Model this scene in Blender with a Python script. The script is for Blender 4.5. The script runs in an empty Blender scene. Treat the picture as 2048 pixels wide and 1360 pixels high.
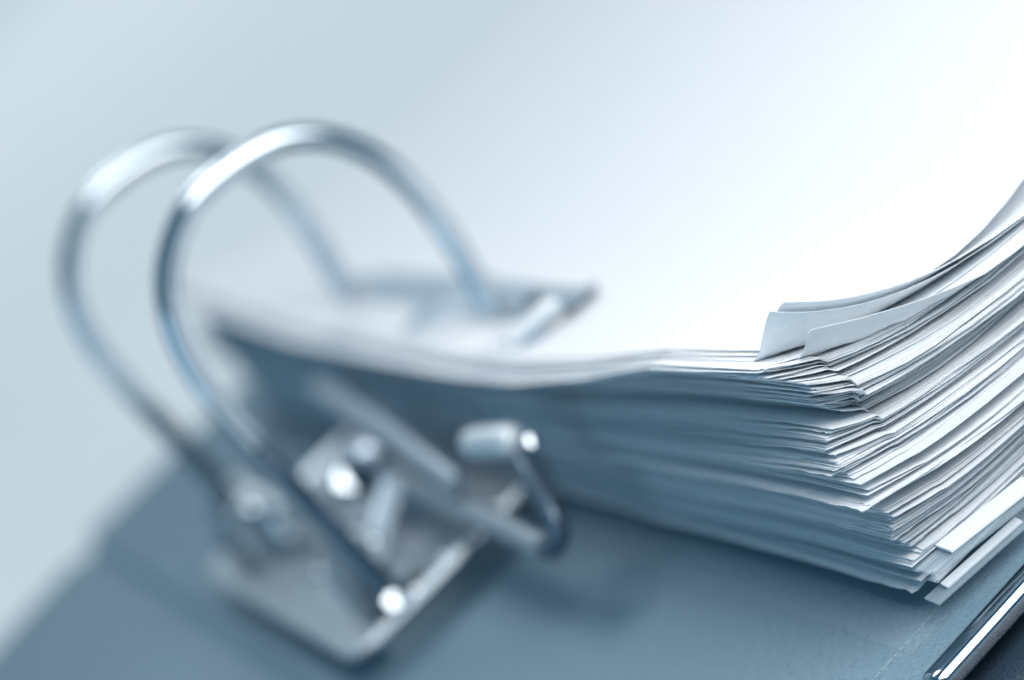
import bpy, bmesh, math, random
from mathutils import Vector, Matrix
MM = 0.001
S = bpy.context.scene
COL = S.collection
rnd = random.Random(11)

# ------------------------------------------------------------------ camera
cam = bpy.data.cameras.new('camera')
cam_o = bpy.data.objects.new('camera', cam); COL.objects.link(cam_o)
RW = ((0.68979734, -0.35047772, -0.63351796),
      (0.68979734, 0.05236593, 0.72210625),
      (-0.21990739, -0.93510597, 0.27788048))          # world -> camera
CAMP = Vector((-0.0751, -0.2485, 0.1300))
M = Matrix(RW).transposed().to_4x4(); M.translation = CAMP
cam_o.matrix_world = M
cam.sensor_width = 36.0
cam.lens = 5000.0 / 2048 * 36.0
cam.clip_start = 0.01; cam.clip_end = 60
cam.dof.use_dof = True
cam.dof.focus_distance = 0.2805
cam.dof.aperture_fstop = 9.8
S.camera = cam_o

# ------------------------------------------------------------------ dim blue room light
w = bpy.data.worlds.new('World'); S.world = w; w.use_nodes = True
bg = w.node_tree.nodes['Background']
bg.inputs[0].default_value = (0.085, 0.225, 0.345, 1); bg.inputs[1].default_value = 0.78

def area(name, loc, target, sx, sy, watts, col):
    l = bpy.data.lights.new(name, 'AREA'); l.shape = 'RECTANGLE'; l.size = sx; l.size_y = sy
    l.energy = watts; l.color = col
    o = bpy.data.objects.new(name, l); COL.objects.link(o)
    o.location = loc
    o.rotation_euler = (Vector(target) - Vector(loc)).to_track_quat('-Z', 'Y').to_euler()
    return o
area('key_softbox', (0.15, -0.235, 0.27), (0.02, 0.0, 0.0), 0.32, 0.32, 2.40, (1, 0.955, 0.925))
area('side_fill', (-0.42, -0.06, 0.10), (0.0, 0.09, 0.015), 0.26, 0.26, 0.40, (0.52, 0.79, 1.0))  # added fill lamp, unseen, lifts the stack's shaded binding face
area('backdrop_fill', (0.5, 1.5, 2.3), (0.4, 1.6, 0.0), 1.2, 1.2, 42.0, (1.0, 0.97, 0.955))  # added unseen lamp that brightens the far table and backdrop

S.view_settings.view_transform = 'Standard'; S.view_settings.look = 'None'
S.view_settings.exposure = 0.0; S.view_settings.gamma = 1.0
S.render.engine = 'CYCLES'
S.cycles.max_bounces = 12; S.cycles.diffuse_bounces = 8; S.cycles.transparent_max_bounces = 24
S.cycles.use_denoising = True

# ------------------------------------------------------------------ materials
def mat(name, col, rough=0.5, metal=0.0, spec=0.5):
    m = bpy.data.materials.new(name); m.use_nodes = True
    b = m.node_tree.nodes['Principled BSDF']
    b.inputs['Base Color'].default_value = (*col, 1)
    b.inputs['Roughness'].default_value = rough
    b.inputs['Metallic'].default_value = metal
    b.inputs['Specular IOR Level'].default_value = spec
    return m, m.node_tree, b
def noise_bump(nt, b, scale, strength, dist, detail=4, coords='Object', stretch=None):
    tc = nt.nodes.new('ShaderNodeTexCoord'); n = nt.nodes.new('ShaderNodeTexNoise')
    n.inputs['Scale'].default_value = scale; n.inputs['Detail'].default_value = detail
    src = tc.outputs[coords]
    if stretch:
        mp = nt.nodes.new('ShaderNodeMapping'); mp.inputs['Scale'].default_value = stretch
        nt.links.new(src, mp.inputs[0]); src = mp.outputs[0]
    nt.links.new(src, n.inputs['Vector'])
    bp = nt.nodes.new('ShaderNodeBump'); bp.inputs['Strength'].default_value = strength
    bp.inputs['Distance'].default_value = dist
    nt.links.new(n.outputs[0], bp.inputs['Height']); nt.links.new(bp.outputs[0], b.inputs['Normal'])
    return n, tc
def vary(nt, b, n, c0, c1, lo=0.3, hi=0.7):
    r = nt.nodes.new('ShaderNodeValToRGB')
    r.color_ramp.elements[0].position = lo; r.color_ramp.elements[0].color = (*c0, 1)
    r.color_ramp.elements[1].position = hi; r.color_ramp.elements[1].color = (*c1, 1)
    nt.links.new(n.outputs[0], r.inputs[0]); nt.links.new(r.outputs[0], b.inputs['Base Color'])

def paper_mat(name, c0, c1):
    m, nt, b = mat(name, c1, 0.75, 0, 0.2)
    n, tc = noise_bump(nt, b, 900, 0.25, 0.00012)
    vary(nt, b, n, c0, c1, 0.35, 0.6)
    tr = nt.nodes.new('ShaderNodeBsdfTranslucent'); tr.inputs[0].default_value = (*c1, 1)
    mx = nt.nodes.new('ShaderNodeMixShader'); mx.inputs[0].default_value = 0.22
    out = nt.nodes['Material Output']
    nt.links.new(b.outputs[0], mx.inputs[1]); nt.links.new(tr.outputs[0], mx.inputs[2]); nt.links.new(mx.outputs[0], out.inputs['Surface'])
    return m
PAPERS = [paper_mat('paper_bright', (0.86, 0.89, 0.915), (0.90, 0.93, 0.95)),
          paper_mat('paper_plain', (0.80, 0.85, 0.88), (0.85, 0.89, 0.92)),
          paper_mat('paper_grey', (0.58, 0.65, 0.71), (0.66, 0.73, 0.78))]
M_BOARD, nt, b = mat('cloth_board', (0.2, 0.3, 0.4), 0.62, 0, 0.22)
tc = nt.nodes.new('ShaderNodeTexCoord')
hs = []
for st in ((900, 9000, 1), (9000, 900, 1)):
    mp = nt.nodes.new('ShaderNodeMapping'); mp.inputs['Scale'].default_value = st
    nn = nt.nodes.new('ShaderNodeTexNoise'); nn.inputs['Scale'].default_value = 1; nn.inputs['Detail'].default_value = 2
    nt.links.new(tc.outputs['Object'], mp.inputs[0]); nt.links.new(mp.outputs[0], nn.inputs['Vector']); hs.append(nn)
ad = nt.nodes.new('ShaderNodeMath'); ad.operation = 'ADD'
nt.links.new(hs[0].outputs[0], ad.inputs[0]); nt.links.new(hs[1].outputs[0], ad.inputs[1])
bp = nt.nodes.new('ShaderNodeBump'); bp.inputs['Strength'].default_value = 0.22; bp.inputs['Distance'].default_value = 0.00003
nt.links.new(ad.outputs[0], bp.inputs['Height']); nt.links.new(bp.outputs[0], b.inputs['Normal'])
r = nt.nodes.new('ShaderNodeValToRGB')
r.color_ramp.elements[0].position = 0.85; r.color_ramp.elements[0].color = (0.105, 0.182, 0.240, 1)
r.color_ramp.elements[1].position = 1.2; r.color_ramp.elements[1].color = (0.175, 0.272, 0.335, 1)
hv = nt.nodes.new('ShaderNodeMath'); hv.operation = 'MULTIPLY'; hv.inputs[1].default_value = 1.0
nt.links.new(ad.outputs[0], hv.inputs[0]); nt.links.new(hv.outputs[0], r.inputs[0]); nt.links.new(r.outputs[0], b.inputs['Base Color'])

M_LEATHER, nt, b = mat('dark_leatherette', (0.03, 0.055, 0.085), 0.30, 0, 0.8)
tc = nt.nodes.new('ShaderNodeTexCoord'); v = nt.nodes.new('ShaderNodeTexVoronoi'); v.inputs['Scale'].default_value = 3600
nt.links.new(tc.outputs['Object'], v.inputs['Vector'])
bp = nt.nodes.new('ShaderNodeBump'); bp.inputs['Strength'].default_value = 0.9; bp.inputs['Distance'].default_value = 0.00012
nt.links.new(v.outputs['Distance'], bp.inputs['Height']); nt.links.new(bp.outputs[0], b.inputs['Normal'])

M_CHROME, nt, b = mat('chrome', (0.44, 0.51, 0.56), 0.05, 1.0)
n, _ = noise_bump(nt, b, 120, 0.01, 0.0002)
M_STEEL, nt, b = mat('satin_steel', (0.40, 0.48, 0.55), 0.38, 0.9)
n, _ = noise_bump(nt, b, 500, 0.08, 0.0002)
M_PLATE, nt, b = mat('nickel_plate', (0.36, 0.43, 0.48), 0.38, 0.65)
n, _ = noise_bump(nt, b, 400, 0.08, 0.0002)
M_BAR, nt, b = mat('brushed_bar', (0.34, 0.43, 0.50), 0.5, 0.5)
M_LIP, nt, b = mat('lip_reflection', (0.82, 0.86, 0.88), 0.35, 0.1)  # pale colour paints in the bright reflection on the bar's rolled end
M_CRANK, nt, b = mat('dark_crank', (0.10, 0.15, 0.20), 0.35, 0.6)
M_GRIP, nt, b = mat('pale_grip', (0.60, 0.67, 0.71), 0.4, 0.3)  # one even pale tone for the grip
M_POST, nt, b = mat('dark_chrome', (0.24, 0.31, 0.37), 0.12, 1.0)
M_DARK, nt, b = mat('opening_shade', (0.02, 0.03, 0.045), 0.5)  # near-black colour stands in for the shade inside openings
M_TABLE, nt, b = mat('white_table', (0.74, 0.80, 0.84), 0.6, 0, 0.25)
n, _ = noise_bump(nt, b, 40, 0.05, 0.0005)
vary(nt, b, n, (0.765, 0.82, 0.83), (0.785, 0.84, 0.85))
M_CLEAR, nt, b = mat('clear_film', (0.80, 0.88, 0.93), 0.2, 0, 0.35)
b.inputs['Alpha'].default_value = 0.03
noise_bump(nt, b, 260, 0.25, 0.0005)
M_HOLDER, nt, b = mat('glossy_holder', (0.55, 0.68, 0.76), 0.12, 0, 0.8)
b.inputs['Alpha'].default_value = 0.28
noise_bump(nt, b, 300, 0.4, 0.0006)
M_DASH, nt, b = mat('pale_dash', (0.42, 0.52, 0.60), 0.6)
M_INSERT, nt, b = mat('white_card', (0.74, 0.79, 0.83), 0.5)
noise_bump(nt, b, 700, 0.1, 0.0001)

# ------------------------------------------------------------------ helpers
def link(name, me, m, parent=None, smooth=True):
    if m: me.materials.append(m)
    if smooth:
        for p in me.polygons: p.use_smooth = True
    o = bpy.data.objects.new(name, me); COL.objects.link(o)
    if parent: o.parent = parent
    return o
def tag(o, label=None, cat=None, group=None, kind=None):
    for k, v in (('label', label), ('category', cat), ('group', group), ('kind', kind)):
        if v: o[k] = v
    return o
def empty(name, loc):
    o = bpy.data.objects.new(name, None); COL.objects.link(o); o.location = Vector(loc) * MM
    o.empty_display_size = 0.01
    return o
def local(parent):            # parts are modelled in world mm; shift into the parent's frame
    return parent.location.copy() if parent else Vector((0, 0, 0))
def finish(bm, name, m, parent=None, smooth=True, sharp=35):
    bmesh.ops.scale(bm, vec=(MM,) * 3, verts=bm.verts)
    off = local(parent)
    if off.length: bmesh.ops.translate(bm, vec=-off, verts=bm.verts)
    bmesh.ops.recalc_face_normals(bm, faces=bm.faces)
    for e in bm.edges:
        if len(e.link_faces) == 2 and e.calc_face_angle(0) > math.radians(sharp): e.smooth = False
    me = bpy.data.meshes.new(name); bm.to_mesh(me); bm.free()
    return link(name, me, m, parent, smooth)
def box(bm, x0, x1, y0, y1, z0, z1, bev=0.0, seg=2):
    vs = [bm.verts.new(c) for c in ((x0,y0,z0),(x1,y0,z0),(x1,y1,z0),(x0,y1,z0),(x0,y0,z1),(x1,y0,z1),(x1,y1,z1),(x0,y1,z1))]
    fs = [bm.faces.new([vs[i] for i in f]) for f in ((3,2,1,0),(4,5,6,7),(0,1,5,4),(1,2,6,5),(2,3,7,6),(3,0,4,7))]
    if bev:
        es = list({e for f in fs for e in f.edges})
        bmesh.ops.bevel(bm, geom=es, offset=bev, segments=seg, profile=0.5, affect='EDGES')
def sm01(t):
    t = min(max(t, 0), 1); return t*t*(3-2*t)
def catmull(P, n):
    P = [Vector(p) for p in P]; out = []
    Q = [2*P[0]-P[1]] + P + [2*P[-1]-P[-2]]
    for i in range(1, len(Q)-2):
        for k in range(n):
            t = k/n; a, b, c, d = Q[i-1:i+3]
            out.append(0.5*((2*b)+(c-a)*t+(2*a-5*b+4*c-d)*t*t+(3*b-a-3*c+d)*t**3))
    out.append(P[-1]); return out
def sweep(bm, pts, prof, closed_ends=True, up=Vector((0, 1, 0))):
    """sweep a closed 2-D profile [(a, b)] along pts; a along 'up', b along the path's side"""
    rings = []
    for i, p in enumerate(pts):
        t = (pts[min(i+1, len(pts)-1)] - pts[max(i-1, 0)]).normalized()
        u = (up - t*up.dot(t)).normalized(); s = t.cross(u)
        pr = prof(i/(len(pts)-1)) if callable(prof) else prof
        rings.append([bm.verts.new(p + u*a + s*b) for a, b in pr])
    n = len(rings[0])
    for r0, r1 in zip(rings, rings[1:]):
        for k in range(n): bm.faces.new((r0[k], r0[(k+1) % n], r1[(k+1) % n], r1[k]))
    if closed_ends:
        bm.faces.new(list(reversed(rings[0]))); bm.faces.new(rings[-1])
def circ(r, n=20, fa=1.0, fb=1.0): return [(r*fa*math.cos(2*math.pi*k/n), r*fb*math.sin(2*math.pi*k/n)) for k in range(n)]
def tube(bm, pts, r, n=20, up=Vector((0, 1, 0))):
    f = r if callable(r) else (lambda t: r)
    sweep(bm, pts, lambda t: circ(f(t), n), up=up)
def rod(bm, a, b, r, n=20, dome=0.5):
    a, b = Vector(a), Vector(b); L = (b-a).length; d = (b-a)/L
    up = Vector((0, 0, 1)) if abs(d.z) < 0.8 else Vector((1, 0, 0))
    pts, rs = [], []
    for s in (0, .12, .35, .7, 1.0):
        pts.append(a + d*(dome*r*s)); rs.append(r*(0.12 + 0.88*math.sqrt(max(0, 1-(1-s)**2))))
    for s in (1.0, .7, .35, .12, 0):
        pts.append(b - d*(dome*r*s)); rs.append(r*(0.12 + 0.88*math.sqrt(max(0, 1-(1-s)**2))))
    rings = []
    u = (up - d*up.dot(d)).normalized(); sd = d.cross(u)
    for p, q in zip(pts, rs): rings.append([bm.verts.new(p + u*x + sd*y) for x, y in circ(q, n)])
    for r0, r1 in zip(rings, rings[1:]):
        for k in range(n): bm.faces.new((r0[k], r0[(k+1) % n], r1[(k+1) % n], r1[k]))
    bm.faces.new(list(reversed(rings[0]))); bm.faces.new(rings[-1])

# ------------------------------------------------------------------ setting: table sweeping up into a backdrop
bm = bmesh.new()
prof = [(-2500, -11.0), (2600, -11.0)]
for k in range(1, 13):
    a = math.pi/2*k/12; prof.append((2600 + 700*math.sin(a), -11.0 + 700*(1-math.cos(a))))
prof.append((3300, 3200))
rows = [[bm.verts.new((x, y, z)) for x in (-3000, 3200)] for y, z in prof]
for r0, r1 in zip(rows, rows[1:]): bm.faces.new((r0[0], r0[1], r1[1], r1[0]))
tag(finish(bm, 'table_backdrop', M_TABLE, sharp=60), kind='structure')

# ------------------------------------------------------------------ dark grained folder underneath
bm = bmesh.new(); box(bm, -40, 262, -170, 215, -10.9, -7.2, 0.8, 3)
o = finish(bm, 'leather_folder', M_LEATHER)
tag(o, 'dark grained leatherette folder lying under the near end of the open file', 'folder')

# ------------------------------------------------------------------ the lever arch file
F = empty('lever_arch_file', (-20, 160, -3))
tag(F, 'open blue grey lever arch file with tall chrome rings and a steel edge rail', 'ring binder')
ZB = -2.5
bm = bmesh.new(); box(bm, -46.5, 240, -10.4, 330.5, ZB-2.0, ZB, 0.7, 3)
back = finish(bm, 'back_board', M_BOARD, F)
# spine panel, hinged and sloping gently down to the table, then the open front cover
bm = bmesh.new()
def slab(bm, p0, p1, y0, y1, th):
    (xa, za), (xb, zb) = p0, p1
    vs = [bm.verts.new(c) for c in ((xa,y0,za-th),(xb,y0,zb-th),(xb,y1,zb-th),(xa,y1,za-th),(xa,y0,za),(xb,y0,zb),(xb,y1,zb),(xa,y1,za))]
    fs = [bm.faces.new([vs[i] for i in f]) for f in ((3,2,1,0),(4,5,6,7),(0,1,5,4),(1,2,6,5),(2,3,7,6),(3,0,4,7))]
    bmesh.ops.bevel(bm, geom=list({e for f in fs for e in f.edges}), offset=0.7, segments=2, profile=0.5, affect='EDGES')
slab(bm, (-124, -8.0), (-53.5, ZB-1.1), -15, 327, 2.3)
finish(bm, 'spine_panel', M_BOARD, F)
bm = bmesh.new()
pts = [(-54.5, ZB-1.35), (-52.6, ZB-2.3), (-50.5, ZB-2.7), (-48.0, ZB-2.3), (-45.8, ZB-0.25)]
top = [[bm.verts.new((x, y, z+0.22)) for y in (-14.8, 326.8)] for x, z in pts]
bot = [[bm.verts.new((x, y, z-0.75)) for y in (-14.8, 326.8)] for x, z in pts]
for r0, r1 in zip(top, top[1:]): bm.faces.new((r0[0], r1[0], r1[1], r0[1]))
for r0, r1 in zip(bot, bot[1:]): bm.faces.new((r1[0], r0[0], r0[1], r1[1]))
for s in (0, 1):
    bm.faces.new([r[s] for r in top] + [r[s] for r in reversed(bot)])
bm.faces.new((top[0][0], top[0][1], bot[0][1], bot[0][0])); bm.faces.new((top[-1][0], bot[-1][0], bot[-1][1], top[-1][1]))
finish(bm, 'cloth_hinge', M_BOARD, F)
bm = bmesh.new(); slab(bm, (-360, -8.2), (-126.5, -8.2), -15, 327, 2.3)
finish(bm, 'front_board', M_BOARD, F)
# raised dashed line parallel to the bottom edge (each dash is a small box)
bm = bmesh.new()
x = -44
while x < 200:
    L = rnd.uniform(0.45, 0.8); yy = 0.3 + 0.25*math.sin(x*0.05) + rnd.uniform(-.03, .03)
    box(bm, x, x+L, yy-0.035, yy+0.035, ZB-0.05, ZB+0.03)
    x += L + rnd.uniform(0.25, 0.5)
st = finish(bm, 'dash_line', M_DASH, F, smooth=False); st['kind'] = 'stuff'

# steel rail clipped over the bottom edge of the back board
bm = bmesh.new()
def rail_prof(t):
    r = 1.0
    if t < 0.008: r = 0.80
    P = []
    for k in range(17):                       # rolled outer surface
        a = math.radians(-105 + 250*k/16)
        P.append((0.0 + 1.75*r*math.sin(a)*1.0, 1.95*r*math.cos(a)))
    return P
pts = [Vector((x, -15.0, ZB-1.0)) for x in [-9.3, -9.0, -8.6, -8, -4, 0, 10, 20, 40, 80, 120, 180, 226]]
# section in (y, z): rounded nose towards -y, flat lip on top of the board
sec = []
for k in range(15):
    a = math.radians(80 + 200*k/14); sec.append((-10.2 + 1.4*math.cos(a), ZB-0.95 + 1.55*math.sin(a)))
sec = [(-8.0, ZB+0.25), (-8.3, ZB+0.45), (-9.3, ZB+0.62)] + sec + [(-8.7, ZB-2.4), (-8.0, ZB-2.3), (-8.0, ZB-2.1), (-10.6, ZB-2.1), (-10.6, ZB+0.1), (-8.0, ZB+0.1)]
rings = []
cx, cz = -9.6, ZB-0.95
for x, k in ((-9.0, .80), (-8.75, .93), (-8.3, 1.0), (-7.4, 1.0), (40, 1), (120, 1), (226, 1)):
    rings.append([bm.verts.new((x, cx + (a-cx)*k, cz + (c-cz)*k)) for a, c in sec])
n = len(sec)
for r0, r1 in zip(rings, rings[1:]):
    for k in range(n): bm.faces.new((r0[k], r0[(k+1) % n], r1[(k+1) % n], r1[k]))
bm.faces.new(list(reversed(rings[0]))); bm.faces.new(rings[-1])
finish(bm, 'edge_rail', M_CHROME, F, sharp=50)

# ---- mechanism
bm = bmesh.new()
ZP = 4.2
outer = []
def rrect(x0, x1, y0, y1, r, n=6):
    P = []
    for cx, cy, a0 in ((x1-r, y0+r, -90), (x1-r, y1-r, 0), (x0+r, y1-r, 90), (x0+r, y0+r, 180)):
        for k in range(n+1):
            a = math.radians(a0 + 90*k/n); P.append((cx + r*math.cos(a), cy + r*math.sin(a)))
    return P
levels = [(5.5, ZB-.1), (5.5, ZP-1.3), (0.6, ZP-1.3), (0.0, ZP-0.9), (0.4, ZP-0.3), (1.1, ZP-0.05), (2.0, ZP), (3.2, ZP-0.1), (4.2, ZP-0.8), (5.5, ZP-0.9)]
rings = [[bm.verts.new((a, c, z)) for a, c in rrect(-42+i, 4-i, 114.0+i, 213-i, max(4.5-i*0.6, .8))] for i, z in levels]
n = len(rings[0])
for r0, r1 in zip(rings, rings[1:]):
    for k in range(n): bm.faces.new((r0[k], r0[(k+1) % n], r1[(k+1) % n], r1[k]))
bm.faces.new(rings[-1]); bm.faces.new(list(reversed(rings[0])))
plate = finish(bm, 'base_plate', M_PLATE, F)
ZQ = ZP - 0.9
def rivet(x, y):
    bm = bmesh.new(); rod(bm, (x, y, ZQ-0.5), (x, y, ZQ+1.0), 2.1, 18, 0.45)
    return finish(bm, 'rivet', M_CHROME, plate_frame(plate))
def plate_frame(o): return o
# sub-parts are placed in the file's frame: the plate's own origin coincides with it
def local(parent):
    if parent is None: return Vector((0, 0, 0))
    return F.location.copy() if (parent is F or parent.parent is F) else parent.location.copy()
for x, y in ((-20, 118.5), (-6, 207), (-31.5, 160), (-9, 119)): rivet(x, y)
for yr in (120, 199):
    bm = bmesh.new(); sweep(bm, [Vector((x, yr-1, ZQ+0.05+0.02*i)) for i, x in enumerate((-34.0, -24.0))], [(-3.6, -.1), (3.6, -.1), (3.6, .1), (-3.6, .1)])
    bm.free()
    bm = bmesh.new(); r_ = [bm.verts.new((a, c, ZQ+0.12)) for a, c in rrect(-34.6, -23.6, yr-5.2, yr+4.8, 3)]
    r2 = [bm.verts.new((a, c, ZQ-0.05)) for a, c in rrect(-34.6, -23.6, yr-5.2, yr+4.8, 3)]
    bm.faces.new(r_)
    for k in range(len(r_)): bm.faces.new((r_[k], r_[(k+1) % len(r_)], r2[(k+1) % len(r_)], r2[k]))
    finish(bm, 'slot_shade', M_DARK, plate)  # dark patch on the plate paints the shade of a slot
# ears that carry the hinge rod
for y0 in (127, 190, 206):
    bm = bmesh.new()
    P = [(-35.5, ZQ-0.2), (-22.5, ZQ-0.2), (-23.5, 12.0), (-26.0, 14.6), (-30.5, 15.2), (-34.0, 13.2), (-35.3, 9)]
    a = [bm.verts.new((x, y0, z)) for x, z in P]; c = [bm.verts.new((x, y0+1.3, z)) for x, z in P]
    bm.faces.new(a); bm.faces.new(list(reversed(c)))
    for k in range(len(P)): bm.faces.new((a[k], c[k], c[(k+1) % len(P)], a[(k+1) % len(P)]))
    bmesh.ops.bevel(bm, geom=list(bm.edges), offset=0.3, segments=2, profile=0.5, affect='EDGES')
    finish(bm, 'hinge_ear', M_PLATE, F)
bm = bmesh.new(); rod(bm, (-25.6, 125.5, 10.5), (-25.6, 209.5, 10.5), 1.6, 18)
finish(bm, 'hinge_rod', M_CHROME, F)

ARCH = [(-29.5, 37.5), (-29.3, 44), (-28.8, 50.5), (-26.8, 58), (-22.8, 64.6), (-17, 69), (-10, 71.2), (-1, 70.5), (6, 68), (11.2, 63.2), (14.3, 57),
        (15.6, 50), (15.4, 43), (14.4, 36), (13.0, 29.5), (12.2, 24), (12.0, 12), (12.0, 1.0)]
for yr in (120, 199):
    bm = bmesh.new(); pts = catmull([(x, yr, z) for x, z in ARCH], 7)
    tube(bm, pts, 1.95, 28)
    finish(bm, 'ring_arch', M_CHROME, F)
    bm = bmesh.new(); tube(bm, [Vector((-29.5, yr, z)) for z in (ZQ-0.3, 12, 20, 30, 36.9, 37.3)], lambda t: 1.55 if t > .97 else 1.85, 24)
    post = finish(bm, 'ring_post', M_POST, F)
    bm = bmesh.new(); tube(bm, [Vector((-29.5, yr, z)) for z in (ZQ-0.2, ZQ+0.4, ZQ+1.4, ZQ+1.8)], lambda t: 3.0 if .1 < t < .9 else 2.6, 24)
    finish(bm, 'collar', M_CHROME, post)
# little spring hook at the far ring foot
bm = bmesh.new()
pts = catmull([(-36, 197, ZQ+0.8), (-36.2, 196, 9), (-34.5, 193.5, 11.5), (-30.5, 190.2, 11.8), (-28.3, 186.5, 9.5), (-28.3, 184, ZQ+1)], 6)
tube(bm, pts, 1.7, 16, up=Vector((0.3, 0.2, 1)).normalized())
finish(bm, 'spring_hook', M_CHROME, F)
# link from the hinge to the lever
def flat_bar(name, P, width, thick, m, parent, up=Vector((0, 0, 1)), n=6):
    bm = bmesh.new(); pts = catmull(P, n); h, t = width/2, thick/2; c = min(h, t)*0.5
    pr = [(t, -h+c), (t, h-c), (t-c, h), (-t+c, h), (-t, h-c), (-t, -h+c), (-t+c, -h), (t-c, -h)]
    sweep(bm, pts, pr, up=up)
    return finish(bm, name, m, parent, sharp=50)
flat_bar('link_plate', [(-15.5, 133, 13.5), (-19, 131, 12.5), (-24, 127.5, 11), (-28.6, 123.8, 9.5)], 4.4, 1.6, M_BAR, F, up=Vector((0.2, -0.6, 0.8)).normalized())
# the lever: flat bar towards the camera, kicked up at the tip, with a rolled thumb grip
bm = bmesh.new()
pts = catmull([(-12.6, 146, 10.8), (-13.2, 136, 11.2), (-14.0, 112, 10.9), (-14.6, 90, 10.0), (-14.9, 79, 9.0), (-14.7, 75.5, 8.6)], 6)
sweep(bm, pts, circ(1, 20, 2.1, 1.7), up=Vector((1, 0.02, 0.3)).normalized())
lev = finish(bm, 'lever', M_PLATE, F, sharp=50)
bm = bmesh.new()
pts = catmull([(-14.9, 78.5, 8.8), (-14.4, 73.0, 8.9), (-12.6, 70.4, 12.0), (-10.5, 74.5, 16.0), (-8.4, 80, 19.2)], 6)
sweep(bm, pts, circ(1, 20, 1.7, 1.7), up=Vector((1, 0.02, 0.3)).normalized())
finish(bm, 'lever_crank', M_CRANK, lev)
bm = bmesh.new(); rod(bm, (-9.6, 95.0, 21.4), (-6.4, 82, 20.8), 2.4, 24, 0.8)
finish(bm, 'thumb_grip', M_GRIP, lev)
# upper arm of the lever along the paper
arm = flat_bar('lever_arm', [(-3.2, 200, 17.5), (-5.0, 184, 18.2), (-7.6, 160, 18.6), (-9.2, 142, 18.0), (-11.4, 122, 16.8), (-13.0, 106, 14.8)], 3.8, 2.0, M_STEEL, F, up=Vector((-0.35, 0, 1)).normalized())
bm = bmesh.new(); rod(bm, (-16.8, 159.0, 12.6), (-17.9, 168.0, 7.6), 2.9, 24, 0.12)  # pin's flat end is angled to throw the softbox glint at the camera
pin = finish(bm, 'pivot_pin', M_CHROME, F)
bm = bmesh.new(); rod(bm, (-16.5, 163.0, 12.0), (-6, 157.0, 14.2), 2.1, 24, 0.9)
finish(bm, 'cross_pin', M_STEEL, F)
for (x, y, z, r) in ((-30.6, 117.4, ZQ+1.9, 1.5), (-5.3, 79.6, 20.0, 1.1), (-27.0, 115.5, ZQ+.9, .55)):  # added small facets, tilted to the softbox to make bright glints
    bm = bmesh.new(); rod(bm, (x, y, z), (x-.45, y+3.6, z-2.0), r, 18, 0.12)
    finish(bm, 'glint_facet', M_CHROME, plate if x < -10 else lev)
flat_bar('pivot_bracket', [(-12, 168, ZQ-0.2), (-12.5, 166.0, 9), (-12.5, 158.5, 15.5), (-12, 150, 15.0), (-12, 146, 9), (-11.5, 145, ZQ-0.2)], 6.0, 1.4, M_STEEL, F, up=Vector((0, .6, .8)).normalized())

# ------------------------------------------------------------------ the paper
NX = [0, .5, 1.2, 2.2, 3.4, 5, 7, 9, 12, 15, 19, 24, 30, 38, 50, 72, 105, 150, 210]
NY = [0, .5, 1.2, 2.2, 3.6, 5.5, 8, 11, 15, 21, 29, 40, 54, 70, 86, 102, 117, 123, 140, 160, 178, 196, 202, 220, 240, 258, 274, 287, 297]
HOLE_X = (8, 9)       # grid columns between x=9 and x=15 (indices 7..9)
def interp(P, x):
    if x <= P[0][0]: return P[0][1]
    for (a, b), (c, d) in zip(P, P[1:]):
        if x <= c:
            t = (x-a)/(c-a); t = t*t*(3-2*t)*0.4 + t*0.6; return b + (d-b)*t
    return P[-1][1]
SX = [(0, 1), (6, .925), (15, .80), (25, .71), (38, .645), (60, .61), (210, .60)]
GY = [(0, 1.0), (28, .985), (60, .86), (86, .775), (115, .745), (145, .745), (205, .765), (240, .86), (274, .97), (297, 1.02)]
H0 = 33.6
N = 126; T = 0.10
def sx(x): return .60 + .40*math.exp(-(max(x, 0)/19)**1.15)
def Htop(x, y): return H0 * sx(x) * (1 + (interp(GY, y)-1)*math.exp(-max(x, 0)/26))
YO = [(0, -1.2), (.12, -1.5), (.28, -2.4), (.31, -2.6), (.33, -1.0), (.44, -2.8), (.472, -3.6), (.485, 0.0), (.6, -.8), (.69, -1.4), (.71, .4), (.8, -.2), (.9, 0), (1, .4)]
XO = [(0, 0), (.06, .3), (.14, 1.2), (.22, .6), (.3, 2.3), (.38, 1.4), (.44, .2), (.50, .4), (.56, 2.6), (.62, 2.0), (.70, 5.0), (.78, 6.0), (.88, 5.0), (.95, 3.5), (1, 2.0)]
gp = []
bl = 0; tight = 1.0
for i in range(N):
    if bl <= 0: bl = rnd.choice((2, 3, 4, 6, 8)); new = True
    else: new = False
    bl -= 1
    g = dict(a=0.02 + 0.10*rnd.random()**2,
             b=(0.4 + 1.8*rnd.random() if new else 0.04*rnd.random()),
             c=(0.3 + 0.9*rnd.random()**2 if new else (0.15*rnd.random() if rnd.random() < .3 else 0.0)),
             d=(1.2*rnd.random() if new else (0.5*rnd.random() if rnd.random() < .2 else 0)),
             e=(0.5*rnd.random() if new else 0.1*rnd.random()), lx=rnd.uniform(18, 45), ly=rnd.uniform(40, 120),
             p1=rnd.uniform(0, 6.28), p2=rnd.uniform(0, 6.28), p3=rnd.uniform(0, 6.28))
    gp.append(g)
for h_, c_ in ((.10, 1.6), (.315, 3.2), (.345, 1.2), (.475, 8.0), (.50, 1.0), (.60, 1.6), (.70, 3.0), (.80, 1.6), (.86, 1.6), (.905, 3.2), (.96, 2.6)):  # the wide openings seen in the near edge
    gp[int(h_*N)]['c'] = c_
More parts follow.
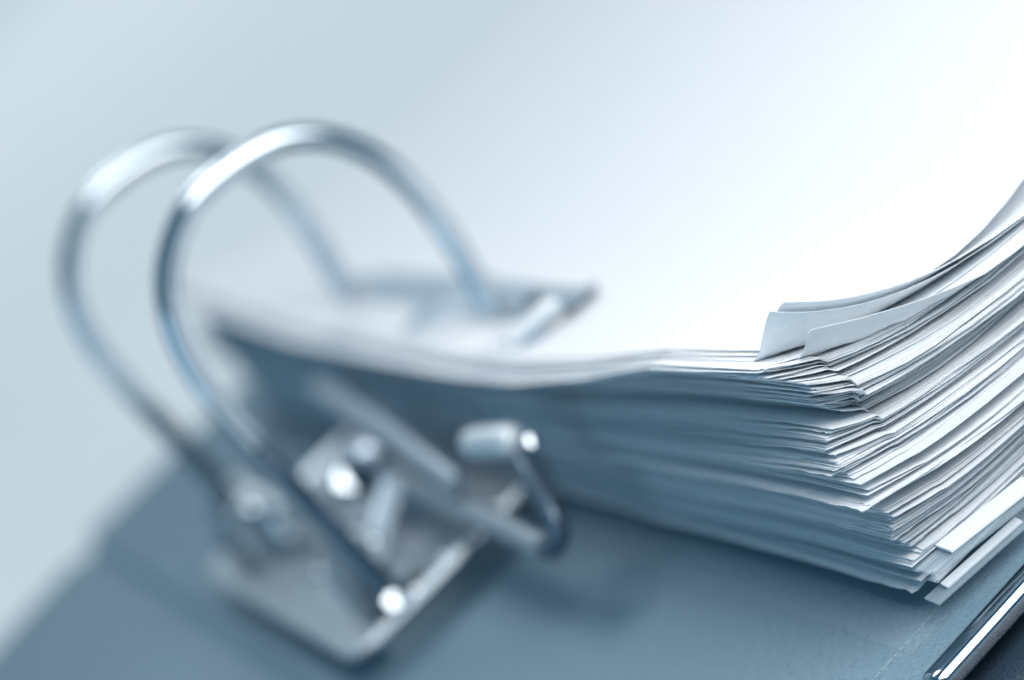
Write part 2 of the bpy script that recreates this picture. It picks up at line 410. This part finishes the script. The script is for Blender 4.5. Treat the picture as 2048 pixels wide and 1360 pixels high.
def wgap(g, x, y):
    x = max(x, 0); y = max(y, 0)
    ey = math.exp(-y/10)
    v = g['a'] + g['b']*math.exp(-x/12)*(.25 + .75*math.exp(-y/38)) + g['c']*0.62*ey*(0.8 + .3*math.sin(x/g['lx']+g['p1'])) * (1 if x < 60 else .6)
    v += g['d']*math.exp(-(x+y)/4.0) + g['e']*(1+math.sin(y/g['ly']*6.28+g['p2']))*math.exp(-x/20) + 0.03*(1+math.sin(x/g['lx']+y/g['ly']+g['p3']))
    return v
# cumulative heights on the shared grid
cum = {}
for ix, x in enumerate(NX):
    for iy, y in enumerate(NY):
        ws = [wgap(g, x, y) for g in gp]
        tot = sum(ws); room = max(Htop(x, y) - N*T, 0.5); k = room/tot; z = 0; L = []
        for wv in ws: z += wv*k; L.append(z); z += T
        cum[ix, iy] = L
def sheet_mesh(name, zf, ox0, oy0, skew, t, holes=True, NXs=NX, NYs=NY, rag=0.0, seed=0, slant=0.0, rot=0.0, far=0.0, nib=0.0):
    """solid sheet: top, bottom and rim; zf(ix,iy,x,y) gives the underside height"""
    R = random.Random(seed); nx, ny = len(NXs), len(NYs); V, Fc = [], []
    P = []
    for iy, y in enumerate(NYs):
        row = []
        for ix, x in enumerate(NXs):
            X = x + (ox0 + skew*math.exp(-y/55))*math.exp(-x/9) if x < 9 or not holes else x
            if holes and 9 <= x: X = x
            if X > 9 and x < 9: X = min(X, 9 - (9-x)*0.02)
            if far: X += far*(1-math.exp(-y/45))*max(0.0, 1-x/9)
            Y = y + (oy0 + rot*x*math.exp(-x/90) + rag*3*math.sin(x/4.1+seed))*math.exp(-y/30)
            if nib: X += nib*max(0.0, 1-(Y-NYs[0])/6.0)*math.exp(-max(X-NXs[0], 0)/12)
            if slant: X += slant*math.exp(-max(Y, 0)/26)*math.exp(-max(X-NXs[0], 0)/18)
            if ix == 0: X += R.uniform(-rag, rag)
            if iy == 0: Y += R.uniform(-rag, rag)
            row.append((X, Y, zf(ix, iy, X, Y)))
        P.append(row)
    for s in (t, 0):
        for row in P:
            for X, Y, Z in row: V.append((X, Y, Z+s))
    def hole(ix, iy): return holes and 9 <= NXs[ix] < 15 and (117 <= NYs[iy] < 123 or 196 <= NYs[iy] < 202)
    o = nx*ny
    for iy in range(ny-1):
        for ix in range(nx-1):
            if hole(ix, iy): continue
            a = iy*nx+ix; Fc.append((a, a+1, a+1+nx, a+nx)); Fc.append((o+a, o+a+nx, o+a+1+nx, o+a+1))
    rim = [(ix, 0) for ix in range(nx)] + [(nx-1, iy) for iy in range(1, ny)] + [(ix, ny-1) for ix in range(nx-2, -1, -1)] + [(0, iy) for iy in range(ny-2, 0, -1)]
    bidx = len(V)
    for ix, iy in rim:
        X, Y, Z = P[iy][ix]; V.append((X, Y, Z+t)); V.append((X, Y, Z))
    m = len(rim)
    for k in range(m):
        a = bidx+2*k; b_ = bidx+2*((k+1) % m); Fc.append((a, a+1, b_+1, b_))
    me = bpy.data.meshes.new(name); me.from_pydata([(a*MM, b_*MM, c*MM) for a, b_, c in V], [], Fc); me.update()
    return me
BANDS = [(.12, 'white sheet pressed flat in the lowest bundle, just above the clear sleeve', 'sheets of the lowest bundle'),
         (.31, 'white sheet in the lower bundle, level with the wide index tab', 'sheets level with the index tab'),
         (.47, 'white sheet in the protruding bundle beneath the widest white margin', 'sheets beneath the widest white margin'),
         (.695, 'white sheet in the middle bundle above the widest white margin', 'sheets of the middle bundle'),
         (.885, 'white sheet in the tight set-back bundle of the upper stack', 'sheets of the upper set-back bundle'),
         (1.1, 'white sheet in the topmost bundle, directly beneath the curled corners', 'sheets beneath the curled corners')]
SINGLE = {int(.315*N)-1: 'sheet with a bright bare margin beneath the lower wide gap of the stack',
          int(.475*N)-1: 'sheet with the widest bright white margin, halfway up the stack',
          int(.70*N)-1: 'sheet with a bright margin below the set-back upper bundle',
          int(.905*N)-1: 'sheet with a bright margin a little below the folded corner'}
bun_x = bun_y = bun_r = 0; left = 0
CURL = {}
for i in range(N):
    h = i/(N-1)
    if left <= 0:
        left = rnd.choice((1, 2, 3, 4, 6, 8, 10)); bun_x = rnd.uniform(-1.3, 1.6); bun_y = rnd.uniform(-2.0, 2.0); bun_r = rnd.uniform(-.035, .035)
    left -= 1
    ox = interp(XO, h) + bun_x + rnd.uniform(-.38, .38); oy = interp(YO, h) + bun_y + rnd.uniform(-.32, .32)
    if h > .9: oy = rnd.uniform(0, .8)
    skew = rnd.uniform(-.3, .3)
    me = sheet_mesh('sheet_of_paper', lambda ix, iy, X, Y, i=i: cum[ix, iy][i], max(ox, -0.5), oy, skew, T, rag=0.16 if rnd.random() < .3 else 0.04, seed=i, rot=bun_r + rnd.uniform(-.015, .015), far=-2.5*sm01((h-.86)/.14) + rnd.uniform(-.5, .5))
    r_ = rnd.random(); m = PAPERS[0] if r_ < .5 else PAPERS[1] if r_ < .88 else PAPERS[2]
    o = link('sheet_of_paper', me, m)
    if i in SINGLE: tag(o, SINGLE[i], 'sheet of paper')
    else:
        lab, g_ = next((l, g) for lim, l, g in BANDS if h <= lim)
        tag(o, lab, 'sheet of paper', g_)

def over(extra):              # a sheet lying over the stack's top with its own lift
    return lambda ix, iy, X, Y: Htop(X, Y) + 0.12 + extra(X, Y)
# top sheets lifted at their near corner
def sm(a, b, x):
    t = min(max((x-a)/(b-a), 0), 1); return t*t*(3-2*t)
NX2 = [0, 1, 2.5, 4.5, 6.5, 8.2, 10, 12.5, 15, 18, 22, 26, 31, 36, 42, 48, 56, 68, 85, 110, 150, 210]
LX = [(0, 7.0), (9, 7.4), (15.6, 4.7), (20, 3.5), (28, 2.4), (38, 1.4), (60, .6)]
def lx(X): return 8.2*math.exp(-max(X-9, -2)/17)
def fold(X, Y, x0, y0, wd, k): return max(0.0, 1 - max(0.0, (Y-y0) + k*(X-x0))/wd)
def lift_b(X, Y): return 0.9 + 0.9*lx(X)*fold(X, Y, 8, 0, 7.5, .10)
def lift_b2(X, Y): return 0.6 + .80*lx(X)*fold(X, Y, 8, .3, 6.0, .10)
def lift_a(X, Y): return 1.3 + 0.9*lx(X)*fold(X, Y, 8, 0, 7.5, .10) + 6.0*sm(26, 62, X)*math.exp(-max(Y-2, 0)/30)
NY2 = [0, .6, 1.4, 2.4, 3.6, 5.2, 7, 9.2, 12, 16, 21, 29, 40, 54, 70, 86, 102, 120, 140, 160, 180, 200, 220, 240, 258, 274, 287, 297]
def own_sheet(name, zf, x0, y0, slant, t, label, m, seed, x1=210):
    nx = [x0 + (x1-x0)*(q/210) for q in NX2]
    R = random.Random(seed)
    def z2(ix, iy, X, Y): return zf(ix, iy, X, Y)
    ny = [y0 + (297-y0)*(q/297) for q in NY2]
    me = sheet_mesh(name, z2, 0, 0, 0, t, holes=False, NXs=nx, NYs=ny, rag=0.03, seed=seed, slant=slant-2.0, nib=2.6)
    o = link(name, me, m); tag(o, label, 'sheet of paper'); return o
own_sheet('sheet_of_paper', over(lift_b2), 1.5, 0.6, 6.2, T, 'sheet with slightly curled near corner, just under the highest curled one', PAPERS[1], 5)
own_sheet('sheet_of_paper', over(lift_b), 1.6, -0.3, 8.0, T, 'top sheet of the stack with its near corner curled up highest', PAPERS[0], 6)
own_sheet('sheet_of_paper', over(lift_a), 2.6, 2.5, 8.0, T, 'uppermost loose sheet sweeping upward at the right edge of the picture', PAPERS[0], 7)
# sheet that sticks out below them with a bright upturned lip
def lift_c(X, Y): return 0.05 + 4.4*sm(5, 9, X)*fold(X, Y, 9, -3.0, 4.6, .22)
own_sheet('sheet_of_paper', over(lift_c), 1.8, -3.0, 6.3, T, 'sheet poking out toward the viewer with a bright folded corner just below the top curl', PAPERS[0], 8)
own_sheet('sheet_of_paper', over(lambda X, Y: 0.25 + .06*lx(X)*fold(X, Y, 8, .6, 5, .1)), 1.2, 0.9, 3.0, T, 'flat sheet squeezed between the folded corner and the raised top sheets', PAPERS[1], 9)
# ------------------------------------------------------------------ clear pockets and index strips at the foot of the stack
def film(name, x0, x1, y0, y1, zf, t, label):
    xs = [x0 + (x1-x0)*k/16 for k in range(17)]; ys = [y0 + (y1-y0)*(k/14)**1.8 for k in range(15)]
    me = sheet_mesh(name, lambda ix, iy, X, Y: zf(X, Y), 0, 0, 0, t, holes=False, NXs=xs, NYs=ys, rag=0.12, seed=3)
    o = link(name, me, M_CLEAR); tag(o, label, 'plastic sleeve'); return o
film('plastic_sleeve', -6.5, 226, -3.2, 300, lambda X, Y: ZB+0.10+0.12*(1+math.sin(X/7+Y/23)), 0.1, 'lowest clear plastic sleeve lying on the grey board beneath the whole stack')
def strip(name, x0, x1, y0, y1, z0, slope, t, m, parent, rot=0.0):
    bm = bmesh.new(); n = 10; rings = []
    for k in range(n+1):
        x = x0 + (x1-x0)*k/n; z = z0 + slope*(x-x0); s = rot*(x-x0)
        rings.append([bm.verts.new(c) for c in ((x, y0+s, z-.15), (x, y0+s-.05, z+t*.5), (x, y0+s+.1, z+t), (x, y1+s, z+t+.35), (x, y1+s, z+.2))])
    for r0, r1 in zip(rings, rings[1:]):
        for k in range(5): bm.faces.new((r0[k], r0[(k+1) % 5], r1[(k+1) % 5], r1[k]))
    bm.faces.new(list(reversed(rings[0]))); bm.faces.new(rings[-1])
    return finish(bm, name, m, parent, sharp=60)
D1 = empty('index_tab', (8, -5, 3)); tag(D1, 'wide white index tab in a clear plastic holder at the foot of the stack', 'index tab')
def local(parent):
    if parent is None: return Vector((0, 0, 0))
    if parent is F or parent.parent is F: return F.location.copy()
    return parent.location.copy()
strip('card_insert', 4.2, 16.5, -4.7, -1.7, 3.6, -0.075, 0.30, M_INSERT, D1, -0.20)
strip('clear_holder', 0.8, 18.5, -5.2, -.9, 3.25, -0.075, 0.22, M_HOLDER, D1, -0.20)
D2 = empty('index_tab', (6, -5, 1)); tag(D2, 'narrow white index strip lowest by the board, below the wide white tab', 'index tab')
strip('card_insert', 1.4, 12.5, -3.9, -2.9, 0.55, -0.01, 0.2, M_INSERT, D2, -0.20)
strip('clear_holder', -0.8, 14.0, -4.3, -1.6, 0.15, -0.005, 0.15, M_HOLDER, D2, -0.20)

# ------------------------------------------------------------------ compressor bar resting on the paper between the rings
K = empty('compressor_bar', (11, 150, 26)); tag(K, 'flat metal compressor bar resting on the top sheet where the rings enter', 'compressor bar')
bm = bmesh.new()
ys = [91, 92, 93.8, 96, 99, 103, 108, 117, 123, 130, 138, 143, 148, 153, 158, 166, 180, 196, 202, 208, 213]
def zk(y, x):
    base = Htop(10, 120) + 1.25
    e = max(0, (103-y)/12)
    z = base + 3.4*e**1.5 + 1.5*math.exp(-((y-148)/6)**4)
    if x < 5.3 or x > 19.5: z -= 1.2
    return z
xs = [4.0, 4.4, 5.4, 7, 9, 15, 18, 19.8, 21.2, 21.6]
def xw(y, x):
    k = 1.0
    if y < 97: k = math.sqrt(max(0.05, 1-((97-y)/6.5)**2))
    return 11.8 + (x-11.8)*k
top = [[bm.verts.new((xw(y, x), y, zk(y, x)+(-0.7 if x in (xs[0], xs[-1]) else 0)) ) for x in xs] for y in ys]
bot = [[bm.verts.new((xw(y, x), y, zk(y, x)-0.8+(-0.0 if x in (xs[0], xs[-1]) else 0)) ) for x in xs] for y in ys]
def isho(ix, iy): return xs[ix] == 9 and ys[iy] in (117, 196)
for iy in range(len(ys)-1):
    for ix in range(len(xs)-1):
        if isho(ix, iy): continue
        bm.faces.new((top[iy][ix], top[iy][ix+1], top[iy+1][ix+1], top[iy+1][ix]))
        bm.faces.new((bot[iy][ix], bot[iy+1][ix], bot[iy+1][ix+1], bot[iy][ix+1]))
for iy in range(len(ys)-1):
    for ix in (0, len(xs)-1): bm.faces.new((top[iy][ix], top[iy+1][ix], bot[iy+1][ix], bot[iy][ix]))
for ix in range(len(xs)-1):
    for iy in (0, len(ys)-1): bm.faces.new((top[iy][ix], top[iy][ix+1], bot[iy][ix+1], bot[iy][ix]))
finish(bm, 'bar_plate', M_BAR, K)
for (x, y) in ((16.3, 113.0),):
    bm = bmesh.new(); z = zk(y, 10); rod(bm, (x, y, z-0.6), (x, y, z+0.35), 2.3, 18, .2); finish(bm, 'hole_shade', M_DARK, K)  # solid dark disc paints the shade of a hole
bm = bmesh.new(); z = zk(95, 10)
rod(bm, (5.4, 97.5, z+0.2), (14.5, 93.0, z+0.6), 1.7, 18, .7); finish(bm, 'rolled_lip', M_LIP, K)
